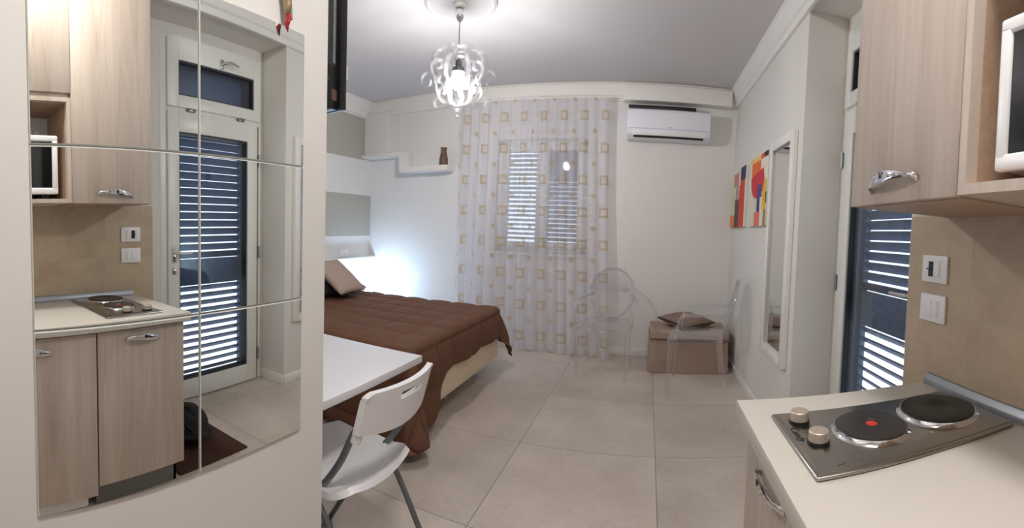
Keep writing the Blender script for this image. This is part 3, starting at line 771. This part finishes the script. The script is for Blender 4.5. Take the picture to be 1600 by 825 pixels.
canvas('abstract canvas with a red goblet shape, next to the framed mirror', 3.07, 3.61, 1.40, 1.965, [
    (R(0, 0, .38, .40), (214, 212, 190)), (R(.1, .72, .62, .95), (232, 106, 40)), (R(0, .93, .7, 1), (238, 196, 110)), (R(.62, .93, .9, 1), (226, 80, 44)), (R(.8, .93, 1, 1), (24, 22, 24)),
    (R(.78, .22, .98, .62), (222, 178, 44)), (R(.86, 0, .98, .22), (150, 128, 60)), (R(.94, .3, 1, .45), (90, 70, 90)), (wine, (205, 44, 58)), (R(.46, .40, .74, .58), (96, 60, 120)), (R(.48, .20, .64, .42), (70, 48, 110)), (R(.36, 0, .66, .2), (222, 112, 92))])
fm = thing('framed_mirror', 'tall white framed mirror on the right wall beside the pictures', 'mirror', (W-.02, 2.755, .50))
a0, a1, b0, b1, w = 2.50, 3.01, .50, 1.985, .06
poly = lambda: None
for (y0, y1, z0, z1) in ((a0, a0+w, b0, b1), (a1-w, a1, b0, b1), (a0+w, a1-w, b0, b0+w), (a0+w, a1-w, b1-w, b1)):
    obj('frame_side', MB().box(W-.034, W-.001, y0, y1, z0, z1, .004), 'trim', fm)
obj('mirror_glass', MB().box(W-.014, W-.008, a0+w-.004, a1-w+.004, b0+w-.004, b1-w+.004), 'mirror', fm, smooth=0)

# ------------------------------------------------------------------ kitchen
XF = .252; XB = .282; WT = .8257; ZW = .866; YW = 1.11
tag(obj('worktop', MB().box(XF, W-.009, -1.1, YW, WT, ZW, .002), 'top'), 'cream kitchen worktop running along the right wall', 'worktop')
tag(obj('worktop_upstand', MB().prism([(W-.009, ZW+.0005), (W-.030, ZW+.0005), (W-.027, ZW+.016), (W-.018, ZW+.032), (W-.009, ZW+.032)], 1, -1.1, YW-.01, .001), 'alu'), 'grey aluminium strip along the back of the worktop', 'upstand')
def handle(par, x, y, z, ln=.17):
    """ornate bow handle standing off a front at x (facing -X)"""
    h = ln/2; m = MB()
    sp = spline([(x-.001, y-h, z-.004), (x-.012, y-h*.93, z), (x-.022, y-h*.7, z+.003), (x-.029, y-h*.3, z+.004), (x-.030, y+h*.15, z+.002), (x-.026, y+h*.55, z-.004), (x-.016, y+h*.9, z-.010), (x-.001, y+h, z-.020)], 5)
    n = len(sp); t = bmesh.new(); rings = []
    for i, p in enumerate(sp):
        d = (sp[min(i+1, n-1)]-sp[max(i-1, 0)]).normalized(); f = i/(n-1)
        hh = .006+.009*math.exp(-((f-.58)/.22)**2)+.003*math.exp(-((f-.05)/.06)**2)+.002*math.exp(-((f-.97)/.05)**2)
        nn = Vector((0, 0, 1)).cross(d).normalized(); ring = []
        for k in range(10):
            an = 2*pi*k/10; ring.append(t.verts.new(p+nn*.0035*cos(an)+Vector((0, 0, 1))*hh*sin(an)))
        rings.append(ring)
    for A, B in zip(rings, rings[1:]):
        for k in range(10): t.faces.new((A[k], A[(k+1) % 10], B[(k+1) % 10], B[k]))
    t.faces.new(rings[0][::-1]); t.faces.new(rings[-1]); bmesh.ops.recalc_face_normals(t, faces=t.faces)
    m.add(t)
    for k, (dy, r_) in enumerate(((-.55, .0075), (-.32, .0085), (-.10, .0075))):
        m.lathe([(0, -.006), (r_, -.003), (r_, .003), (0, .006)], (x-.026-.003*k*.5, y+h*dy, z+.003), 12)
    o_ = obj('handle', m, 'chrome', par, smooth=50)
    obj('handle_slot', MB().box(x-.0352, x-.0325, y-h*.06, y+h*.08, z-.001, z+.013, .0008), 'black', o_)
    return o_
# base cabinets
bc = thing('base_cabinet', 'pale oak base cabinet under the hob at the worktop end', 'cabinet', (.57, .86, 0))
obj('body', MB().box(XB+.02, W-.01, .642, 1.085, .115, WT-.001), 'wood', bc)
d_ = obj('door', MB().box(XB, XB+.019, .641, 1.086, .115, WT-.012, .001), 'wood', bc)
handle(d_, XB, .862, .776)
obj('plinth', MB().box(XB+.05, XB+.065, .642, 1.07, 0, .115), 'kick', bc)
obj('plinth_end', MB().box(XB+.05, W-.01, 1.055, 1.07, 0, .115), 'kick', bc)
fr = thing('fridge_cabinet', 'pale oak front hiding a white fridge left of the hob cabinet', 'cabinet', (.57, .39, 0))
obj('body', MB().box(XB+.02, W-.01, .15, .630, .06, WT-.001, .002), 'plastic', fr)
d_ = obj('door', MB().box(XB, XB+.019, .150, .633, .075, WT-.012, .001), 'wood', fr)
handle(d_, XB, .345, .765)
obj('appliance_base', MB().box(XB+.03, W-.1, .17, .60, .012, .075, .012), 'plastic', fr)
for y in (.2, .57): obj('foot', MB().lathe([(0, 0), (.015, 0), (.015, .013), (0, .013)], (XB+.08, y, 0), 12), 'black', fr)
b3 = thing('base_cabinet', 'pale oak base cabinet beside the fridge front, nearest the entrance', 'cabinet', (.57, -.4, 0))
obj('body', MB().box(XB+.02, W-.01, -1.08, .145, .115, WT-.001), 'wood', b3)
for (y0, y1) in ((-.47, .145), (-1.08, -.475)):
    d_ = obj('door', MB().box(XB, XB+.019, y0, y1-.003, .115, WT-.012, .001), 'wood', b3); handle(d_, XB, (y0+y1)/2, .776)
obj('plinth', MB().box(XB+.05, XB+.065, -1.08, .145, 0, .115), 'kick', b3)
# hob
HX0, HX1, HY0, HY1 = .312, .822, .700, .992
hb = thing('hob', 'stainless steel electric hob with two hot plates on the worktop', 'hob', (.57, .85, ZW))
obj('base_plate', MB().box(HX0, HX1, HY0, HY1, ZW+.0005, ZW+.0085, .004, 3), 'steel', hb)
m = MB().box(HX0+.012, HX1-.012, HY0+.012, HY1-.012, ZW+.0085, ZW+.0098, .0006)
obj('pressed_panel', m, 'steel', hb)
def plate(cx, cy, r, mat, dot=False):
    z = ZW+.0095
    rg = obj('drip_ring', MB().lathe([(r-.004, z+.010), (r+.002, z+.0105), (r+.004, z+.006), (r+.008, z+.002), (r+.011, z), (r-.004, z)], (cx, cy, 0), 64), 'chrome', hb)
    pl = obj('hot_plate', MB().lathe([(0, z+.013), (r*.30, z+.013), (r*.32, z+.0142), (r-.006, z+.0145), (r-.001, z+.0125), (r, z+.004), (r*.9, z), (0, z)], (cx, cy, 0), 64), mat, hb)
    if dot: obj('red_dot', MB().lathe([(0, z+.0138), (.013, z+.0138), (.013, z+.0128), (0, z+.0128)], (cx, cy, 0), 24), 'red', pl)
plate(.505, .847, .081, 'iron', True); plate(.708, .862, .096, 'iron2')
for (x, y, mk) in ((.361, .930, 0), (.365, .823, 1)):
    z = ZW+.0098
    kb = obj('knob', MB().lathe([(0, z+.028), (.0195, z+.028), (.0215, z+.026), (.022, z+.008), (0, z+.008)], (x, y, 0), 32), 'satin', hb)
    obj('knob_skirt', MB().lathe([(0, z+.008), (.0235, z+.008), (.0245, z), (0, z)], (x, y, 0), 32), 'black', kb)
    obj('scale_mark', MB().box(x-.0012, x+.0012, y-.036, y-.029, z, z+.0004), 'black', hb)
# marker arrow outline near front corner
m = MB(); z = ZW+.0099; ax, ay, bx_, by_, cx_, cy_ = .363, .723, .420, .750, .421, .735
for A, B in (((ax, ay), (bx_, by_)), ((ax, ay), (cx_, cy_)), ((bx_, by_), (cx_, cy_))):
    m.tube([(A[0], A[1], z), (B[0], B[1], z)], .0011, 6)
obj('pressed_ridge', m, 'chrome', hb)
fcv = bpy.data.curves.new('t', 'FONT'); fcv.body = 'Candy'; fcv.size = .026; fcv.extrude = .0002; fcv.shear = .3; fcv.align_x = 'CENTER'
fo = bpy.data.objects.new('t', fcv); COL.objects.link(fo); bpy.context.view_layer.update()
dg = bpy.context.evaluated_depsgraph_get(); me = bpy.data.meshes.new_from_object(fo.evaluated_get(dg)); bpy.data.objects.remove(fo)
t = bmesh.new(); t.from_mesh(me)
obj('lettering', MB().add(t, 0, Matrix.Translation((.329, .872, ZW+.0102)) @ Matrix.Rotation(-pi/2, 4, 'Z')), 'black', hb, smooth=0)

# upper cabinet with the door
UX = .523
uc = thing('wall_cabinet', 'pale oak wall cupboard with chrome handle above the hob', 'cabinet', (.7, .84, 1.40))
obj('body', MB().box(UX+.02, W-.001, .620, 1.049, 1.402, 2.62), 'wood', uc)
obj('bottom_panel', MB().box(UX+.02, W-.009, .620, 1.049, 1.398, 1.402), 'woodin', uc)
d_ = obj('door', MB().box(UX, UX+.019, .619, 1.050, 1.400, 2.62, .001), 'wood', uc)
handle(d_, UX, .842, 1.452, .19)
un_ = thing('niche_cabinet', 'pale oak wall cupboard with an open niche for the microwave', 'cabinet', (.7, .3, 1.40))
m = MB().box(UX+.002, W-.001, .597, .617, 1.402, 1.905).box(UX+.002, W-.001, .02, .04, 1.402, 1.905).box(UX+.002, W-.001, .04, .597, 1.402, 1.422).box(UX+.002, W-.001, .04, .597, 1.885, 1.905)
obj('niche_frame', m, 'wood', un_)
obj('back_panel', MB().box(W-.008, W-.002, .04, .597, 1.422, 1.885), 'plastic', un_)
m = MB().box(UX+.03, W-.009, .595, .5975, 1.422, 1.885).box(UX+.03, W-.009, .04, .597, 1.4215, 1.4235).box(UX+.03, W-.009, .04, .597, 1.8835, 1.8855)
obj('niche_lining', m, 'woodin', un_)
obj('upper_box', MB().box(UX+.02, W-.001, .02, .617, 1.905, 2.62), 'wood', un_)
obj('door', MB().box(UX, UX+.019, .02, .616, 1.927, 2.62, .001), 'wood', un_)
obj('socket_plate', MB().box(W-.012, W-.008, .49, .56, 1.76, 1.83, .002), 'plastic', un_)
obj('plug_body', MB().lathe([(0, 0), (.02, 0), (.02, .02), (.012, .035), (0, .035)], (0, 0, 0), 16, mat=Matrix.Translation((W-.012, .525, 1.795)) @ Matrix.Rotation(-pi/2, 4, 'Y')), 'plastic', un_)
# microwave
mw = thing('microwave', 'white microwave with black door glass in the open niche', 'microwave', (.7, .33, 1.424))
obj('casing', MB().box(.585, W-.02, .10, .562, 1.452, 1.725, .006), 'plastic', mw)
m = MB(); x0, x1 = .560, .584
m.box(x0, x1, .10, .562, 1.447, 1.478, .007, 3).box(x0, x1, .10, .562, 1.70, 1.73, .007, 3).box(x0, x1, .532, .562, 1.465, 1.715, .007, 3).box(x0, x1, .20, .232, 1.465, 1.715, .005)
m.box(x0, x1, .10, .202, 1.465, 1.715, .005)
obj('door_frame', m, 'plastic', mw)
obj('door_glass', MB().box(x0+.006, x1, .228, .536, 1.474, 1.704), 'blackglass', mw)
for z in (1.65, 1.55): obj('dial', MB().lathe([(0, 0), (.022, 0), (.02, .015), (0, .015)], (0, 0, 0), 20, mat=Matrix.Translation((x0, .15, z)) @ Matrix.Rotation(-pi/2, 4, 'Y')), 'alu', mw)
for y in (.14, .50):
    for x in (.62, .80): obj('foot', MB().lathe([(0, 1.424), (.014, 1.424), (.016, 1.453), (0, 1.453)], (x, y, 0), 14), 'black', mw)

# switch plates on the tiles
SX = W-.008
def swplate(label, z0, z1, dark):
    r = thing('switch_plate', label, 'switch', (SX, 1.09, z0))
    y0, y1 = 1.028, 1.155
    obj('cover_plate', MB().box(SX-.009, SX, y0, y1, z0, z1, .003), 'plastic', r)
    obj('insert', MB().box(SX-.0105, SX-.008, y0+.028, y1-.028, z0+.016, z1-.016, .0008), 'trim', r)
    if dark:
        obj('slot', MB().box(SX-.0125, SX-.010, 1.094, 1.116, z0+.02, z1-.02), 'black', r)
        obj('key', MB().box(SX-.0125, SX-.010, 1.062, 1.090, z0+.022, z1-.022, .001), 'plastic', r)
        obj('slot', MB().box(SX-.014, SX-.012, 1.100, 1.125, (z0+z1)/2-.002, (z0+z1)/2+.002), 'gasket', r)
    else:
        for (p, q) in ((1.062, 1.089), (1.092, 1.119)): obj('key', MB().box(SX-.0125, SX-.010, p, q, z0+.02, z1-.02, .001), 'plastic', r)
swplate('upper white switch plate on the tiles, with a black slot', 1.188, 1.276, True)
swplate('lower white switch plate on the tiles, with plain keys', 1.062, 1.150, False)

# mat and black bag by the door
m = MB().box(.335, 1.05, 1.10, 1.555, .0005, .010, .003)
tag(obj('door_mat', m, 'rug'), 'dark brown mat on the floor in front of the door', 'mat')
bg = thing('bag', 'soft black bag slumped on the brown mat by the door', 'bag', (.66, 1.33, .010))
def blob(u, v):
    th = 2*pi*u; ph = pi*v; r_ = sin(ph)**.7; n_ = 1+.18*noise.noise(Vector((cos(th)*1.6, sin(th)*1.6, cos(ph)*2+3)))
    return (.66+.20*r_*cos(th)*n_, 1.345+.125*r_*sin(th)*n_, .013+.085*(1+cos(ph))*n_*(1-.25*sin(th*2)**2*v))
obj('body', MB().grid(blob, 40, 20), 'bag', bg, smooth=180)
obj('strap', MB().tube(spline([(.52, 1.30, .10), (.50, 1.24, .16), (.60, 1.25, .19), (.74, 1.27, .17), (.80, 1.30, .10)], 6), 0, 8, flat=(.014, .004)), 'bag', bg)

# entrance ceiling lamp (behind and above the viewer)
cl = thing('ceiling_lamp', 'round flush ceiling lamp above the kitchen passage', 'lamp', (.20, .30, 2.74))
obj('base', MB().lathe([(0, ZC), (.16, ZC), (.16, ZC-.02), (0, ZC-.02)], (.20, .30, 0), 40), 'trim', cl)
obj('diffuser', MB().lathe([(.15, ZC-.02), (.15, ZC-.04), (.12, ZC-.07), (.06, ZC-.085), (0, ZC-.09)], (.20, .30, 0), 40), 'diffuser', cl)

# ------------------------------------------------------------------ world
w = bpy.data.worlds.new('sky'); SC.world = w; w.use_nodes = True; nt = w.node_tree; nt.nodes.clear()
o = nt.nodes.new('ShaderNodeOutputWorld'); b = nt.nodes.new('ShaderNodeBackground'); b.inputs[0].default_value = (.80, .90, 1, 1); b.inputs[1].default_value = 1.6
nt.links.new(b.outputs[0], o.inputs[0])

# ------------------------------------------------------------------ camera (cylindrical panorama, as the phone took it)
F_, FY_, X0_, Y0_, PI_, RO_ = 679.06, 669.49, 1012.72, 384.99, .0302, .0461
cp, sp_ = cos(PI_), sin(PI_); cr, sr = cos(RO_), sin(RO_)
Rm = Matrix(((1, 0, 0), (0, cp, -sp_), (0, sp_, cp))) @ Matrix(((cr, 0, sr), (0, 1, 0), (-sr, 0, cr)))
Rt = Rm.transposed()
right, fwd, up = Rt.col[0], Rt.col[1], Rt.col[2]
cd = bpy.data.cameras.new('camera'); cam = bpy.data.objects.new('camera', cd); COL.objects.link(cam)
mw_ = Matrix((right, up, -fwd)).transposed().to_4x4(); mw_.translation = (0, 0, H); cam.matrix_world = mw_
cd.type = 'PANO'; cd.panorama_type = 'CENTRAL_CYLINDRICAL'
cd.central_cylindrical_range_u_min = (0-X0_)/F_; cd.central_cylindrical_range_u_max = (1600-X0_)/F_
cd.central_cylindrical_range_v_min = -(825-Y0_)/FY_; cd.central_cylindrical_range_v_max = Y0_/FY_
cd.central_cylindrical_radius = 1.0; cd.clip_start = .01
SC.camera = cam

vs = SC.view_settings; vs.view_transform = 'Standard'; vs.look = 'None'; vs.gamma = 1; vs.use_curve_mapping = False; vs.exposure = .52
SC.cycles.max_bounces = 10; SC.cycles.diffuse_bounces = 6; SC.cycles.transparent_max_bounces = 32; SC.cycles.glossy_bounces = 6
SC.cycles.use_denoising = True; SC.cycles.caustics_reflective = False; SC.cycles.caustics_refractive = False
SC.cycles.sample_clamp_indirect = 6
